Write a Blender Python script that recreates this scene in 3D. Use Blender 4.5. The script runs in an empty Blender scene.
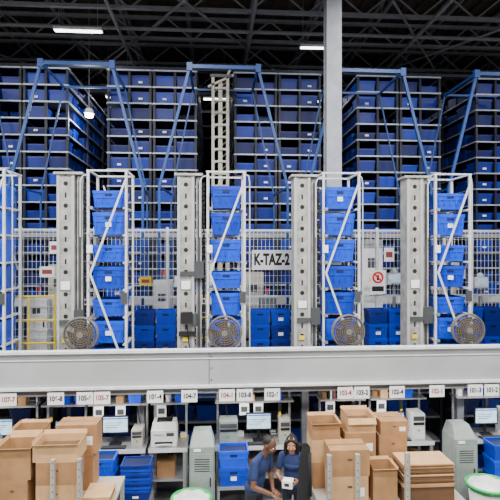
import bpy, math, random
import numpy as np
from mathutils import Vector, Matrix
random.seed(7)
PI = math.pi
scene = bpy.context.scene
COL = scene.collection

# ------------------------------------------------------------ materials
def mat(name, col, rough=0.55, metal=0.0, var=0.12, scale=6.0, emit=0.0, bump=0.0):
    m = bpy.data.materials.new(name)
    m.use_nodes = True
    nt = m.node_tree
    b = nt.nodes['Principled BSDF']
    b.inputs['Roughness'].default_value = rough
    b.inputs['Metallic'].default_value = metal
    tc = nt.nodes.new('ShaderNodeTexCoord')
    nz = nt.nodes.new('ShaderNodeTexNoise')
    nz.inputs['Scale'].default_value = scale
    nz.inputs['Detail'].default_value = 4
    nt.links.new(tc.outputs['Object'], nz.inputs['Vector'])
    cr = nt.nodes.new('ShaderNodeValToRGB')
    cr.color_ramp.elements[0].position = 0.3
    cr.color_ramp.elements[1].position = 0.7
    lo = [max(0, c * (1 - var)) for c in col]
    hi = [min(1, c * (1 + var)) for c in col]
    cr.color_ramp.elements[0].color = (*lo, 1)
    cr.color_ramp.elements[1].color = (*hi, 1)
    nt.links.new(nz.outputs['Fac'], cr.inputs['Fac'])
    nt.links.new(cr.outputs['Color'], b.inputs['Base Color'])
    if emit > 0:
        nt.links.new(cr.outputs['Color'], b.inputs['Emission Color'])
        b.inputs['Emission Strength'].default_value = emit
    if bump > 0:
        bp = nt.nodes.new('ShaderNodeBump')
        bp.inputs['Strength'].default_value = bump
        bp.inputs['Distance'].default_value = 0.02
        nt.links.new(nz.outputs['Fac'], bp.inputs['Height'])
        nt.links.new(bp.outputs['Normal'], b.inputs['Normal'])
    return m

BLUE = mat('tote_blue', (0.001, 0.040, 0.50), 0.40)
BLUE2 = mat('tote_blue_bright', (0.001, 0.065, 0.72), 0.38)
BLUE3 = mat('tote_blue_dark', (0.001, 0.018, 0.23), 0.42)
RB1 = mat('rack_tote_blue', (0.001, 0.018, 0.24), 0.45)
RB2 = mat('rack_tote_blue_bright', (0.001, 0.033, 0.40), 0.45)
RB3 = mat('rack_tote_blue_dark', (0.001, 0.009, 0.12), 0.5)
INSHADE = mat('tote_inside_shade', (0.001, 0.006, 0.05), 0.6)  # darkened navy stands in for shade inside totes and handle recesses
LABEL = mat('label_white', (0.92, 0.92, 0.92), 0.6, var=0.04)
RACKPOST = mat('rack_post_navy', (0.004, 0.007, 0.025), 0.5)
RAIL = mat('rack_rail_grey', (0.42, 0.46, 0.54), 0.4, 0.2)
PORTAL = mat('portal_blue_steel', (0.006, 0.05, 0.22), 0.45)
MAST = mat('mast_grey_paint', (0.37, 0.365, 0.335), 0.5, 0.15, 0.3)
MASTD = mat('mast_dark_grey', (0.07, 0.075, 0.08), 0.5, 0.3)
FRAME = mat('frame_light_grey', (0.66, 0.68, 0.69), 0.42, 0.1)
SLOTSHADE = mat('slot_shade', (0.01, 0.01, 0.01), 0.8)  # near-black patches painting the shade of holes and slots, nothing is cut
BEAM = mat('beam_grey', (0.42, 0.44, 0.445), 0.5, 0.1, 0.18, 0.8)
BEAMHI = mat('beam_flange_highlight', (0.75, 0.77, 0.78), 0.45, 0.0)  # paler than the web, highlight painted into the flange colour
STEEL = mat('galvanised_steel', (0.42, 0.43, 0.44), 0.35, 0.6)
TRUSS = mat('truss_steel', (0.22, 0.22, 0.23), 0.6, 0.0)
DECK = mat('roof_deck', (0.065, 0.045, 0.034), 0.8, 0.0, 0.4, 2.0)
COLUMN = mat('column_grey', (0.29, 0.31, 0.35), 0.55, 0.1)
YELLOW = mat('safety_yellow', (0.80, 0.58, 0.02), 0.5)
WIRE = mat('mesh_wire', (0.78, 0.82, 0.88), 0.4, 0.1)
WHITE = mat('white_plastic', (0.80, 0.81, 0.80), 0.45, var=0.05)
BEIGE = mat('beige_plastic', (0.46, 0.43, 0.37), 0.5)
POST = mat('beige_post', (0.38, 0.36, 0.31), 0.5)
GREENGREY = mat('green_grey_paint', (0.23, 0.27, 0.25), 0.5)
BLACK = mat('black_plastic', (0.008, 0.008, 0.010), 0.5)
BLACKCLOTH = mat('black_cloth', (0.008, 0.008, 0.010), 0.9, bump=0.4, scale=25)
SCREEN = mat('screen_glow', (0.45, 0.66, 0.85), 0.3, emit=0.6, var=0.3, scale=9)
UIBAR = mat('ui_bar', (0.05, 0.2, 0.6), 0.5)
CARD = mat('cardboard', (0.37, 0.195, 0.082), 0.85, var=0.16, scale=5)
CARD2 = mat('cardboard_light', (0.58, 0.345, 0.165), 0.85, var=0.12, scale=5)
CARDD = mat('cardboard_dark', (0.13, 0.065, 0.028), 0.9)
TAPE = mat('packing_tape', (0.26, 0.15, 0.06), 0.3)
FANG = mat('fan_cage_metal', (0.20, 0.175, 0.15), 0.45, 0.4)
FANB = mat('fan_blade', (0.08, 0.06, 0.045), 0.5, 0.3)
GREEN = mat('bin_green', (0.01, 0.40, 0.08), 0.45)
BAG = mat('bin_liner', (0.62, 0.63, 0.65), 0.35, bump=1.0, scale=14)
RED = mat('sign_red', (0.80, 0.015, 0.015), 0.5, var=0.03)
INK = mat('ink_black', (0.01, 0.01, 0.01), 0.6)
INKR = mat('ink_maroon', (0.30, 0.05, 0.06), 0.6)
CONC = mat('concrete_floor', (0.20, 0.20, 0.195), 0.5, var=0.15, scale=1.2)
WALLM = mat('wall_paint', (0.14, 0.145, 0.15), 0.8, scale=1.0)
WALLD = mat('wall_dark', (0.035, 0.038, 0.041), 0.8, scale=1.0)
TUBE = mat('lamp_tube', (1.0, 0.98, 0.95), 0.3, emit=8.0, var=0.0)
SPOT = mat('lamp_led', (1.0, 0.97, 0.92), 0.3, emit=40.0, var=0.0)
SKIN_M = mat('skin_dark', (0.13, 0.056, 0.028), 0.5, var=0.05)
SKIN_W = mat('skin_brown', (0.46, 0.22, 0.13), 0.5, var=0.05)
HAIRM = mat('hair_black', (0.006, 0.005, 0.004), 0.6, bump=0.5, scale=60)
NAVY = mat('navy_tshirt', (0.014, 0.030, 0.11), 0.85, bump=0.5, scale=9)
DENIM = mat('dark_trousers', (0.02, 0.025, 0.04), 0.85)
SHOE = mat('shoe_black', (0.01, 0.01, 0.01), 0.5)
LIP = mat('lips', (0.35, 0.08, 0.07), 0.5, var=0.02)
EYEW = mat('eye_white', (0.8, 0.8, 0.78), 0.3, var=0.02)

# ------------------------------------------------------------ mesh builder
class MB:
    def __init__(s):
        s.v = []; s.f = []; s.m = []; s.ms = []
    def mi(s, m):
        if m not in s.ms: s.ms.append(m)
        return s.ms.index(m)
    def add(s, vs, fs, m):
        o = len(s.v); k = s.mi(m)
        s.v.extend([tuple(p) for p in vs])
        for f in fs:
            s.f.append(tuple(i + o for i in f)); s.m.append(k)
    def box(s, x0, x1, y0, y1, z0, z1, m):
        vs = [(x0,y0,z0),(x1,y0,z0),(x1,y1,z0),(x0,y1,z0),(x0,y0,z1),(x1,y0,z1),(x1,y1,z1),(x0,y1,z1)]
        s.add(vs, [(0,3,2,1),(4,5,6,7),(0,1,5,4),(1,2,6,5),(2,3,7,6),(3,0,4,7)], m)
    def frus(s, cx, cy, z0, z1, w0, d0, w1, d1, m, cx1=None, cy1=None):
        cx1 = cx if cx1 is None else cx1; cy1 = cy if cy1 is None else cy1
        a, b, c, d = w0/2, d0/2, w1/2, d1/2
        vs = [(cx-a,cy-b,z0),(cx+a,cy-b,z0),(cx+a,cy+b,z0),(cx-a,cy+b,z0),
              (cx1-c,cy1-d,z1),(cx1+c,cy1-d,z1),(cx1+c,cy1+d,z1),(cx1-c,cy1+d,z1)]
        s.add(vs, [(0,3,2,1),(4,5,6,7),(0,1,5,4),(1,2,6,5),(2,3,7,6),(3,0,4,7)], m)
    def bar(s, p0, p1, w, h, m):
        p0 = Vector(p0); p1 = Vector(p1); d = (p1-p0).normalized()
        up = Vector((0,1,0)) if abs(d.y) < 0.9 else Vector((0,0,1))
        a = d.cross(up).normalized()*w/2; b = d.cross(a).normalized()*h/2
        vs = [p0-a-b,p0+a-b,p0+a+b,p0-a+b,p1-a-b,p1+a-b,p1+a+b,p1-a+b]
        s.add(vs, [(0,3,2,1),(4,5,6,7),(0,1,5,4),(1,2,6,5),(2,3,7,6),(3,0,4,7)], m)
    def tube(s, p0, p1, r, m, n=12, r1=None):
        r1 = r if r1 is None else r1
        p0 = Vector(p0); p1 = Vector(p1); d = (p1-p0).normalized()
        up = Vector((0,0,1)) if abs(d.z) < 0.9 else Vector((1,0,0))
        a = d.cross(up).normalized(); b = d.cross(a).normalized()
        vs = []
        for p, rr in ((p0, r), (p1, r1)):
            for i in range(n):
                t = 2*PI*i/n
                vs.append(p + (a*math.cos(t)+b*math.sin(t))*rr)
        fs = [(i, (i+1) % n, n+(i+1) % n, n+i) for i in range(n)]
        fs.append(tuple(range(n-1, -1, -1))); fs.append(tuple(range(n, 2*n)))
        s.add(vs, fs, m)
    def torus(s, c, ax, R, r, m, n=28, k=6, sq=1.0):
        c = Vector(c); ax = Vector(ax).normalized()
        up = Vector((0,0,1)) if abs(ax.z) < 0.9 else Vector((1,0,0))
        a = ax.cross(up).normalized(); b = ax.cross(a).normalized()
        vs = []
        for i in range(n):
            t = 2*PI*i/n; e = a*math.cos(t)+b*math.sin(t)
            for j in range(k):
                u = 2*PI*j/k
                vs.append(c + e*(R + r*math.cos(u)) + ax*(r*math.sin(u)*sq))
        fs = []
        for i in range(n):
            for j in range(k):
                fs.append((i*k+j, ((i+1)%n)*k+j, ((i+1)%n)*k+(j+1)%k, i*k+(j+1)%k))
        s.add(vs, fs, m)
    def lathe(s, c, prof, m, n=24, cap=True):
        vs = []
        for (r, z) in prof:
            for i in range(n):
                t = 2*PI*i/n
                vs.append((c[0]+r*math.cos(t), c[1]+r*math.sin(t), c[2]+z))
        fs = []
        for j in range(len(prof)-1):
            for i in range(n):
                fs.append((j*n+i, j*n+(i+1)%n, (j+1)*n+(i+1)%n, (j+1)*n+i))
        if cap:
            fs.append(tuple(range(n-1,-1,-1))); L=(len(prof)-1)*n
            fs.append(tuple(L+i for i in range(n)))
        s.add(vs, fs, m)
    def build(s, name, loc=(0,0,0), rz=0.0, parent=None, smooth=False, bevel=0.0):
        me = bpy.data.meshes.new(name)
        me.from_pydata(s.v, [], s.f)
        for m in s.ms: me.materials.append(m)
        me.polygons.foreach_set('material_index', s.m)
        if smooth: me.polygons.foreach_set('use_smooth', [True]*len(s.f))
        me.update()
        o = bpy.data.objects.new(name, me)
        o.location = loc; o.rotation_euler = (0,0,rz)
        COL.objects.link(o)
        if parent: o.parent = parent
        if bevel > 0:
            b = o.modifiers.new('bevel', 'BEVEL'); b.width = bevel; b.segments = 2; b.limit_method='ANGLE'
        return o
def dup(o, loc, rz=0.0):
    n = bpy.data.objects.new(o.name.split('.')[0], o.data)
    n.location = loc; n.rotation_euler = (0,0,rz)
    COL.objects.link(n)
    for md in o.modifiers:
        k = n.modifiers.new(md.name, md.type)
        if md.type == 'BEVEL': k.width = md.width; k.segments = md.segments; k.limit_method='ANGLE'
    return n
def text(s, size, loc, m, parent, bold=0.0, sx=1.0):
    c = bpy.data.curves.new('lettering', 'FONT')
    c.body = s; c.size = size; c.align_x = 'CENTER'; c.align_y = 'CENTER'; c.offset = bold; c.extrude = 0.001
    c.materials.append(m)
    o = bpy.data.objects.new('lettering', c); COL.objects.link(o)
    o.rotation_euler = (PI/2, 0, 0); o.location = loc; o.scale = (sx, 1, 1)
    if parent: o.parent = parent
    return o

# ------------------------------------------------------------ tote
def tote(mb, cx, cy, z, w, d, h, m, detail=1, label=False):
    w0, d0 = w*0.88, d*0.88
    zr = z + h*0.86
    wr, dr = w*0.97, d*0.97
    mb.frus(cx, cy, z, zr, w0, d0, wr, dr, m)
    a, b = w/2, d/2; t = 0.022
    for (x0,x1,y0,y1) in ((cx-a,cx+a,cy-b,cy-b+t),(cx-a,cx+a,cy+b-t,cy+b),(cx-a,cx-a+t,cy-b+t,cy+b-t),(cx+a-t,cx+a,cy-b+t,cy+b-t)):
        mb.box(x0,x1,y0,y1,zr-0.01,z+h,m)
    mb.box(cx-a+t,cx+a-t,cy-b+t,cy+b-t,zr,zr+0.002,INSHADE)
    if detail:
        for i in range(5):
            x = cx - w*0.4 + i*w*0.2
            mb.box(x-0.008,x+0.008,cy-b+0.005,cy-b+0.045,z+h*0.25,zr,m)
        mb.box(cx-w*0.44,cx+w*0.44,cy-b+0.004,cy-b+0.05,z+h*0.56,z+h*0.62,m)
        mb.box(cx-0.06,cx+0.06,cy-b+0.002,cy-b+0.02,z+h*0.70,z+h*0.80,INSHADE)
    if label:
        mb.box(cx-0.05,cx+0.05,cy-b-0.001,cy-b+0.03,z+h*0.35,z+h*0.55,LABEL)

ZF = 2.45   # mezzanine floor level
ZC = 4.7

# ------------------------------------------------------------ shell
b = MB(); b.box(-14,14,-6,45,-0.1,0,CONC); b.build('floor')
b = MB(); b.box(-14,14,8.62,45,2.27,ZF,CONC); b.build('floor_mezzanine')
b = MB()
b.box(-14,14,-6,45,11.5,11.6,DECK)
for i in range(70):
    x = -14+0.4*i
    b.box(x,x+0.18,-6,45,11.42,11.5,DECK)
b.build('ceiling')
b = MB(); b.box(-14,14,44.9,45,ZF,11.5,WALLD); b.build('wall_back')
b = MB(); b.box(-14,14,13.4,13.5,0,2.27,WALLD); b.build('wall_back_lower')
b = MB(); b.box(-14.1,-14,-6,45,0,11.5,WALLM); b.build('wall_left')
b = MB(); b.box(14,14.1,-6,45,0,11.5,WALLM); b.build('wall_right')

# ------------------------------------------------------------ roof trusses
def truss_x(Y, z0, z1, name='roof_truss', step=0.7):
    b = MB()
    b.box(-13.9,13.9,Y-0.06,Y+0.06,z0,z0+0.07,TRUSS)
    b.box(-13.9,13.9,Y-0.06,Y+0.06,z1-0.07,z1,TRUSS)
    n = int(27.8/step)
    for i in range(n):
        x = -13.9+i*step
        if i % 2: b.bar((x,Y,z0+0.03),(x+step,Y,z1-0.03),0.035,0.035,TRUSS)
        else: b.bar((x,Y,z1-0.03),(x+step,Y,z0+0.03),0.035,0.035,TRUSS)
    return b.build(name)
for Y in (8.5, 11.9, 13.6, 15.4, 17.6, 20.5):
    truss_x(Y, 10.35, 10.98)
b = MB()
for i in range(16):
    x = -13+1.75*i
    b.box(x-0.04,x+0.04,-5,30,11.0,11.06,TRUSS)
    b.box(x-0.04,x+0.04,-5,30,11.34,11.42,TRUSS)
    for j in range(44):
        y = 4+0.5*j
        if j % 2: b.bar((x,y,11.03),(x,y+0.5,11.37),0.025,0.025,TRUSS)
        else: b.bar((x,y,11.37),(x,y+0.5,11.03),0.025,0.025,TRUSS)
b.build('roof_joists')
b = MB()
for (x0,y0,x1,y1) in ((-1.5,10,3.4,18),(-9,11,-3,19),(8,11,3,19),(-0.5,11,-5.5,19),(4,11,9.5,19)):
    b.tube((x0,y0,10.3),(x1,y1,10.3),0.03,STEEL,8)
b.tube((-13,12.7,10.25),(13,12.7,10.25),0.05,TRUSS,8)
for x in (-7.2,-2.4,0.9,5.2): b.tube((x,9.5,10.2),(x,30,10.2),0.045,TRUSS,8)
b.build('sprinkler_pipes')

# ------------------------------------------------------------ building column
b = MB()
b.box(2.27,2.58,10.05,10.09,ZF,11.42,COLUMN)
b.box(2.27,2.58,10.31,10.35,ZF,11.42,COLUMN)
b.box(2.38,2.47,10.09,10.31,ZF,11.42,COLUMN)
b.box(2.15,2.70,9.95,10.45,ZF,ZF+0.03,COLUMN)
b.box(2.26,2.59,10.04,10.045,ZF+0.03,ZF+1.1,YELLOW)
b.build('steel_column')

# ------------------------------------------------------------ storage racks
def make_rack(side):
    b = MB()
    W = 1.12; L = 20.0; lv = 16; p = 0.425
    H = lv*p
    ny = int(L/0.56)
    for i in range(11):
        y = i*2.0
        for x in (0.0, W/2-0.03, W-0.06):
            b.box(x,x+0.06,y,y+0.07,0,H+0.1,RACKPOST)
    for k in range(lv+1):
        z = 0.08 + k*p
        if z > H+0.1: break
        b.box(0.0,W,-0.02,0.03,z-0.035,z,RAIL)
        b.box(-0.02,0.02,0.02,L,z-0.03,z,RAIL)
        b.box(W-0.02,W+0.02,0.02,L,z-0.03,z,RAIL)
        b.box(0.02,W-0.02,0.03,L,z-0.02,z-0.012,RACKPOST)
        if k == lv: break
        for j in range(ny):
            for i in range(2):
                if random.random() < (0.04 if j < 2 else 0.06): continue
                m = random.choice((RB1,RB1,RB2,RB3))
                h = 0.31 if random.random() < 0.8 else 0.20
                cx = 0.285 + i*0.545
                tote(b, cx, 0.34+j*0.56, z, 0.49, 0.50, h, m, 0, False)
                if j == 0 and random.random() < 0.3:
                    b.box(cx-0.05,cx+0.05,0.07,0.085,z+0.1,z+0.15,LABEL)
    return b.build('tote_storage_rack')
rx = []
for c in (-6.5, -3.25, 0.0, 3.25, 6.5):
    rx += [c+0.5, c+1.66]
r1 = make_rack(0); r2 = make_rack(1); r3 = make_rack(2)
r2.location = (rx[1],13,ZF); r1.location = (rx[0],13,ZF); r3.location = (rx[2],13,ZF)
for i, x in enumerate(rx[3:]):
    dup((r1,r2,r3)[(i*2+1) % 3], (x,13,ZF))
dup(r2, (-7.0-1.16,13,ZF))
b = MB()
for Y in (13.1, 15.1, 17.1, 19.1, 21.1):
    b.box(-8.2,9.3,Y-0.04,Y+0.04,9.36,9.44,RACKPOST)
b.build('rack_tie_beams')

# ------------------------------------------------------------ blue portal frames
def portal():
    b = MB()
    zt, zm = 8.75, 6.1
    b.bar((-0.78,0,zt),(0.78,0,zt),0.08,0.07,PORTAL)
    b.bar((-0.78,1.6,zt),(0.78,1.6,zt),0.05,0.05,PORTAL)
    for s in (-1,1):
        b.bar((s*0.75,0,zt+0.02),(s*1.42,0,zm),0.06,0.06,PORTAL)
        b.bar((s*0.75,0,zt),(s*0.75,1.6,zt),0.05,0.05,PORTAL)
        b.bar((s*1.42,0,zm+0.02),(s*1.42,0,ZF),0.055,0.055,PORTAL)
        b.bar((s*1.42,0,zm),(s*1.30,1.6,zm),0.04,0.04,PORTAL)
        b.bar((s*0.75,1.6,zt),(s*1.30,1.6,zm),0.035,0.035,PORTAL)
        b.bar((s*1.30,1.6,zm),(s*1.30,1.6,ZF),0.04,0.04,PORTAL)
        b.box(s*1.42-0.1,s*1.42+0.1,-0.1,0.1,ZF,ZF+0.02,PORTAL)
    b.box(-0.82,-0.70,-0.05,0.05,zt-0.1,zt+0.08,PORTAL)
    b.box(0.70,0.82,-0.05,0.05,zt-0.1,zt+0.08,PORTAL)
    return b
p0 = portal().build('aisle_portal_frame', (-3.0,11.1,0))
for X in (0.2, 3.5, 6.75, -6.2): dup(p0, (X,11.1,0))

# ------------------------------------------------------------ crane mast (lattice)
def crane(h=6.5):
    b = MB()
    w = 0.36
    for x in (-w/2, w/2):
        for y in (0, 0.3):
            b.box(x-0.035,x+0.035,y-0.03,y+0.03,0.02,h,BEIGE)
    n = int(h/0.3)
    for i in range(n):
        z = 0.2+i*0.3
        b.box(-w/2,w/2,-0.02,0.02,z,z+0.05,BEIGE)
        b.bar((-w/2,0.3,z),(w/2,0.3,z+0.3),0.03,0.02,BEIGE)
    b.box(-0.05,0.05,0.02,0.1,0,h-0.1,BEIGE)
    b.bar((-0.3,0,h-0.25),(0.32,0,h+0.05),0.05,0.06,BEIGE)
    b.bar((-0.25,0,h+0.02),(0.28,0,h+0.02),0.07,0.1,MASTD)
    b.bar((0.15,0,h),(0.28,0,h+0.25),0.05,0.05,BEIGE)
    b.box(-0.35,0.35,-0.1,0.45,0,0.2,YELLOW)
    b.box(-0.3,-0.18,-0.08,0.3,1.2,2.0,WHITE)
    b.box(0.19,0.42,-0.08,0.3,1.0,1.7,MASTD)
    return b.build('stacker_crane_mast', (0.13,12.3,ZF))
crane()

# ------------------------------------------------------------ tote lift towers
def tower(seed):
    random.seed(seed)
    b = MB(); H = 3.58
    b.box(0.03,0.33,0.0,0.03,0.0,H,MAST)
    b.box(0.03,0.06,0.03,0.32,0.0,H,MAST)
    b.box(0.30,0.33,0.03,0.32,0.0,H,MAST)
    b.box(0.03,0.33,0.29,0.32,0.0,H,MAST)
    b.box(-0.02,0.48,-0.05,0.36,H,H+0.04,MAST)
    b.box(0.03,0.08,-0.02,0.0,0.05,H,BEAM)
    b.box(0.28,0.33,-0.02,0.0,0.05,H,BEAM)
    b.frus(0.2,0.15,0,0.05,0.62,0.5,0.62,0.5,MASTD)
    b.add([(0.33,0.0,0.05),(0.5,0.0,0.05),(0.33,0.0,0.6),(0.33,0.02,0.05),(0.5,0.02,0.05),(0.33,0.02,0.6)],
          [(0,1,2),(3,5,4),(0,3,4,1),(1,4,5,2),(2,5,3,0)], MAST)
    b.add([(0.03,0.0,0.05),(-0.1,0.0,0.05),(0.03,0.0,0.5),(0.03,0.02,0.05),(-0.1,0.02,0.05),(0.03,0.02,0.5)],
          [(0,2,1),(3,4,5),(0,1,4,3),(1,2,5,4),(2,0,3,5)], MAST)
    for i in range(9):
        z = 0.3+i*0.39
        b.tube((0.18,-0.004,z),(0.18,0.002,z),0.04,SLOTSHADE,12)
        b.box(0.165,0.195,-0.004,0.002,z+0.14,z+0.23,SLOTSHADE)
    b.box(0.36,0.46,0.05,0.15,0.05,H-0.02,MAST)
    b.box(0.385,0.435,0.045,0.05,0.1,H-0.1,MASTD)
    for i in range(40):
        z = 0.1+i*0.085
        b.box(0.475,0.515,0.10,0.17,z,z+0.06,BLACK)
    cz = random.choice((0.9,1.75,1.3))
    b.box(0.335,0.50,-0.06,0.06,cz,cz+0.3,MASTD)
    b.box(0.08,0.5,-0.05,-0.02,cz+0.05,cz+0.12,MASTD)
    if seed == 11:
        b.box(0.10,0.30,-0.14,-0.02,0.95,1.15,BLACK)
        b.tube((0.34,-0.1,0.9),(0.34,-0.1,1.12),0.05,MASTD,12)
        b.box(0.06,0.36,-0.06,-0.02,0.72,0.80,BLACK)
        b.tube((0.2,-0.08,0.95),(0.25,-0.08,0.5),0.012,BLACK,6)
    b.box(0.10,0.26,-0.024,-0.02,1.55 if seed!=21 else 1.2,1.70 if seed!=21 else 1.33,LABEL)
    b.box(0.12,0.22,-0.024,-0.02,0.62,0.70,YELLOW)
    xl, xr = 0.57, 1.23
    for y in (0.0,0.72):
        for x in (xl,xr):
            b.box(x-0.02,x+0.02,y-0.025,y+0.025,0,H+0.08,FRAME)
        b.box(xl-0.03,xr+0.03,y-0.02,y+0.02,H+0.06,H+0.09,FRAME)
        b.box(xl-0.03,xr+0.03,y-0.02,y+0.02,0.02,0.07,FRAME)
    for x in (xl,xr):
        b.box(x-0.02,x+0.02,0,0.72,H+0.06,H+0.09,FRAME)
    pts = [(xl-0.02,0,H+0.0),(xl-0.10,0,H-0.02),(xl-0.14,0,H-0.12),(xl-0.14,0,H-1.1)]
    for a,c in zip(pts[:-1],pts[1:]): b.tube(a,c,0.012,FRAME,8)
    pts = [(xr+0.02,0.1,H+0.05),(xr+0.08,0.1,H+0.02),(xr+0.10,0.1,H-0.1),(xr+0.10,0.1,0.0)]
    for a,c in zip(pts[:-1],pts[1:]): b.tube(a,c,0.011,FRAME,8)
    b.bar((xr-0.01,-0.04,H-0.1),(xl+0.04,-0.04,1.83),0.035,0.02,FRAME)
    b.bar((xl+0.04,-0.04,1.83),(xr-0.01,-0.04,0.15),0.035,0.02,FRAME)
    b.bar((xl+0.1,0.74,H-0.1),(xr-0.05,0.74,1.9),0.03,0.02,FRAME)
    b.box(xr-0.09,xr+0.02,-0.05,-0.025,1.3,1.5,MASTD)
    b.box(xl-0.02,xl+0.08,-0.045,-0.03,2.2,2.34,LABEL)
    for i in range(7):
        z = 0.1+i*0.485
        b.box(xl,xl+0.06,0.0,0.72,z-0.03,z,FRAME)
        b.box(xr-0.06,xr,0.0,0.72,z-0.03,z,FRAME)
        b.box(xl,xr,0.70,0.72,z-0.03,z,FRAME)
        b.box(xl,xl+0.08,-0.03,0.0,z-0.04,z+0.01,STEEL)
        if random.random() < 0.93:
            tote(b,(xl+xr)/2,0.36,z,0.56,0.58,0.40 if random.random()<0.8 else 0.30,random.choice((BLUE,BLUE2,BLUE2)),1,random.random()<0.3)
    return b
T1 = tower(3).build('tote_lift_tower',(-2.80,9.0,ZF))
T2 = tower(11).build('tote_lift_tower',(-0.70,9.0,ZF))
T3 = tower(21).build('tote_lift_tower',(1.40,9.0,ZF))
dup(T1,(3.50,9.0,ZF)); dup(T3,(5.6,9.0,ZF)); dup(T3,(-4.9,9.0,ZF))
random.seed(5)

# ------------------------------------------------------------ safety fence
b = MB()
FY = 10.62
x = -7.0
while x < 9.5:
    b.box(x-0.0035,x+0.0035,FY-0.003,FY+0.003,ZF+0.1,5.12,WIRE); x += 0.085
for i in range(17):
    z = ZF+0.15+i*0.155
    b.box(-7,9.5,FY-0.004,FY+0.004,z,z+0.006,WIRE)
for i in range(12):
    x = -7+1.5*i
    b.box(x-0.025,x+0.025,FY-0.03,FY+0.03,ZF,5.18,FRAME)
b.box(-7,9.5,FY-0.015,FY+0.015,5.1,5.14,FRAME)
b.box(-7,9.5,FY-0.015,FY+0.015,3.7,3.73,FRAME)
b.build('safety_mesh_fence')

# ------------------------------------------------------------ conveyor behind the fence
b = MB()
for (z,y0) in ((3.55,11.35),):
    b.box(-7,9.5,y0,y0+0.04,z-0.08,z+0.06,WHITE)
    b.box(-7,9.5,y0+0.5,y0+0.54,z-0.08,z+0.06,WHITE)
    for i in range(110):
        x = -6.95+0.15*i
        b.tube((x,y0+0.04,z),(x,y0+0.5,z),0.03,STEEL,8)
    for i in range(12):
        x = -6.8+1.45*i
        b.box(x-0.03,x+0.03,y0+0.02,y0+0.06,ZF,z-0.08,STEEL)
        b.box(x-0.03,x+0.03,y0+0.48,y0+0.52,ZF,z-0.08,STEEL)
b.build('roller_conveyor')
for i,x in enumerate((-5.6,-2.2,-0.55,2.9,6.4)):
    b = MB(); tote(b,0,0,0,0.56,0.40,0.32,(BLUE,BLUE2)[i%2],1,True)
    b.build('blue_tote',(x,11.62,3.585))

def cabinet(x,y,w,d,h,m,nm='control_cabinet',light=True):
    b = MB()
    b.box(-w/2,w/2,-d/2,d/2,0.08,h,m)
    b.box(-w/2+0.03,w/2-0.03,-d/2+0.03,d/2-0.03,0,0.08,BLACK)
    b.box(-w/2+0.02,w/2-0.02,-d/2-0.015,-d/2,0.12,h-0.04,m)
    b.box(w/2-0.08,w/2-0.05,-d/2-0.035,-d/2-0.015,h*0.5,h*0.5+0.14,BLACK)
    b.box(-w*0.25,w*0.2,-d/2-0.02,-d/2-0.014,h*0.72,h*0.82,MASTD)
    b.box(-w*0.2,-w*0.05,-d/2-0.02,-d/2-0.014,h*0.58,h*0.63,YELLOW)
    b.box(-w*0.3,w*0.0,-d/2-0.02,-d/2-0.014,h*0.30,h*0.42,LABEL)
    if light:
        b.tube((0,0,h),(0,0,h+0.12),0.02,STEEL,8)
        b.tube((0,0,h+0.12),(0,0,h+0.2),0.035,RED,10)
    return b.build(nm,(x,y,ZF))
cabinet(-1.12,11.0,0.40,0.3,1.6,WHITE)
cabinet(3.95,12.5,0.5,0.35,2.5,WHITE)
cabinet(-3.75,12.5,0.5,0.35,1.9,BEIGE)
cabinet(1.15,10.95,0.36,0.25,1.2,GREENGREY)
cabinet(5.9,12.4,0.5,0.35,2.2,BEIGE)
cabinet(-3.75,11.0,0.42,0.3,1.25,WHITE)
cabinet(0.95,12.5,0.5,0.35,1.7,BEIGE)
def terminal(x,y,h):
    b = MB()
    b.box(-0.03,0.03,-0.03,0.03,0,h,STEEL); b.box(-0.15,0.15,-0.12,0.12,0,0.03,STEEL)
    b.box(-0.16,0.16,-0.05,0.03,h,h+0.24,WHITE); b.box(-0.13,0.13,-0.054,-0.05,h+0.04,h+0.21,SCREEN)
    b.box(-0.14,0.14,-0.16,0.0,h-0.06,h-0.03,BLACK)
    b.lathe((0,0,h+0.24),[(0.07,0),(0.07,0.04),(0.045,0.08),(0.01,0.1)],WHITE,16)
    return b.build('operator_terminal',(x,y,ZF))
terminal(-0.72,10.95,1.45); terminal(-3.2,11.0,1.35); terminal(2.6,10.95,1.0); terminal(4.0,10.95,1.5); terminal(6.0,10.95,1.4)
b = MB()
for y in (11.93,):
    b.box(-7,9.5,y,y+0.22,5.0,5.03,STEEL); b.box(-7,9.5,y,y+0.02,5.03,5.1,STEEL); b.box(-7,9.5,y+0.2,y+0.22,5.03,5.1,STEEL)
    for i in range(6):
        x=-6.6+3.1*i; b.box(x-0.03,x+0.03,y+0.08,y+0.14,ZF,5.0,STEEL)
    for k in range(3): b.tube((-7,y+0.05+0.055*k,5.05),(9.5,y+0.05+0.055*k,5.05),0.02,BLACK,6)
b.build('cable_tray')

def railing(x0,x1,y,h=1.25):
    b = MB()
    n = max(2,int((x1-x0)/0.45)+1)
    for i in range(n):
        x = x0+(x1-x0)*i/(n-1)
        b.tube((x,y,ZF),(x,y,ZF+h),0.02,YELLOW,8)
    for z in (h,h*0.66,h*0.33):
        b.tube((x0,y,ZF+z),(x1,y,ZF+z),0.02,YELLOW,8)
    return b.build('yellow_guard_rail')
railing(-4.1,-3.1,9.95,1.35)
railing(-0.60,-0.15,10.4,1.3)
railing(4.0,4.7,10.2,1.2)
railing(1.75,2.05,10.4,1.2)

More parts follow.
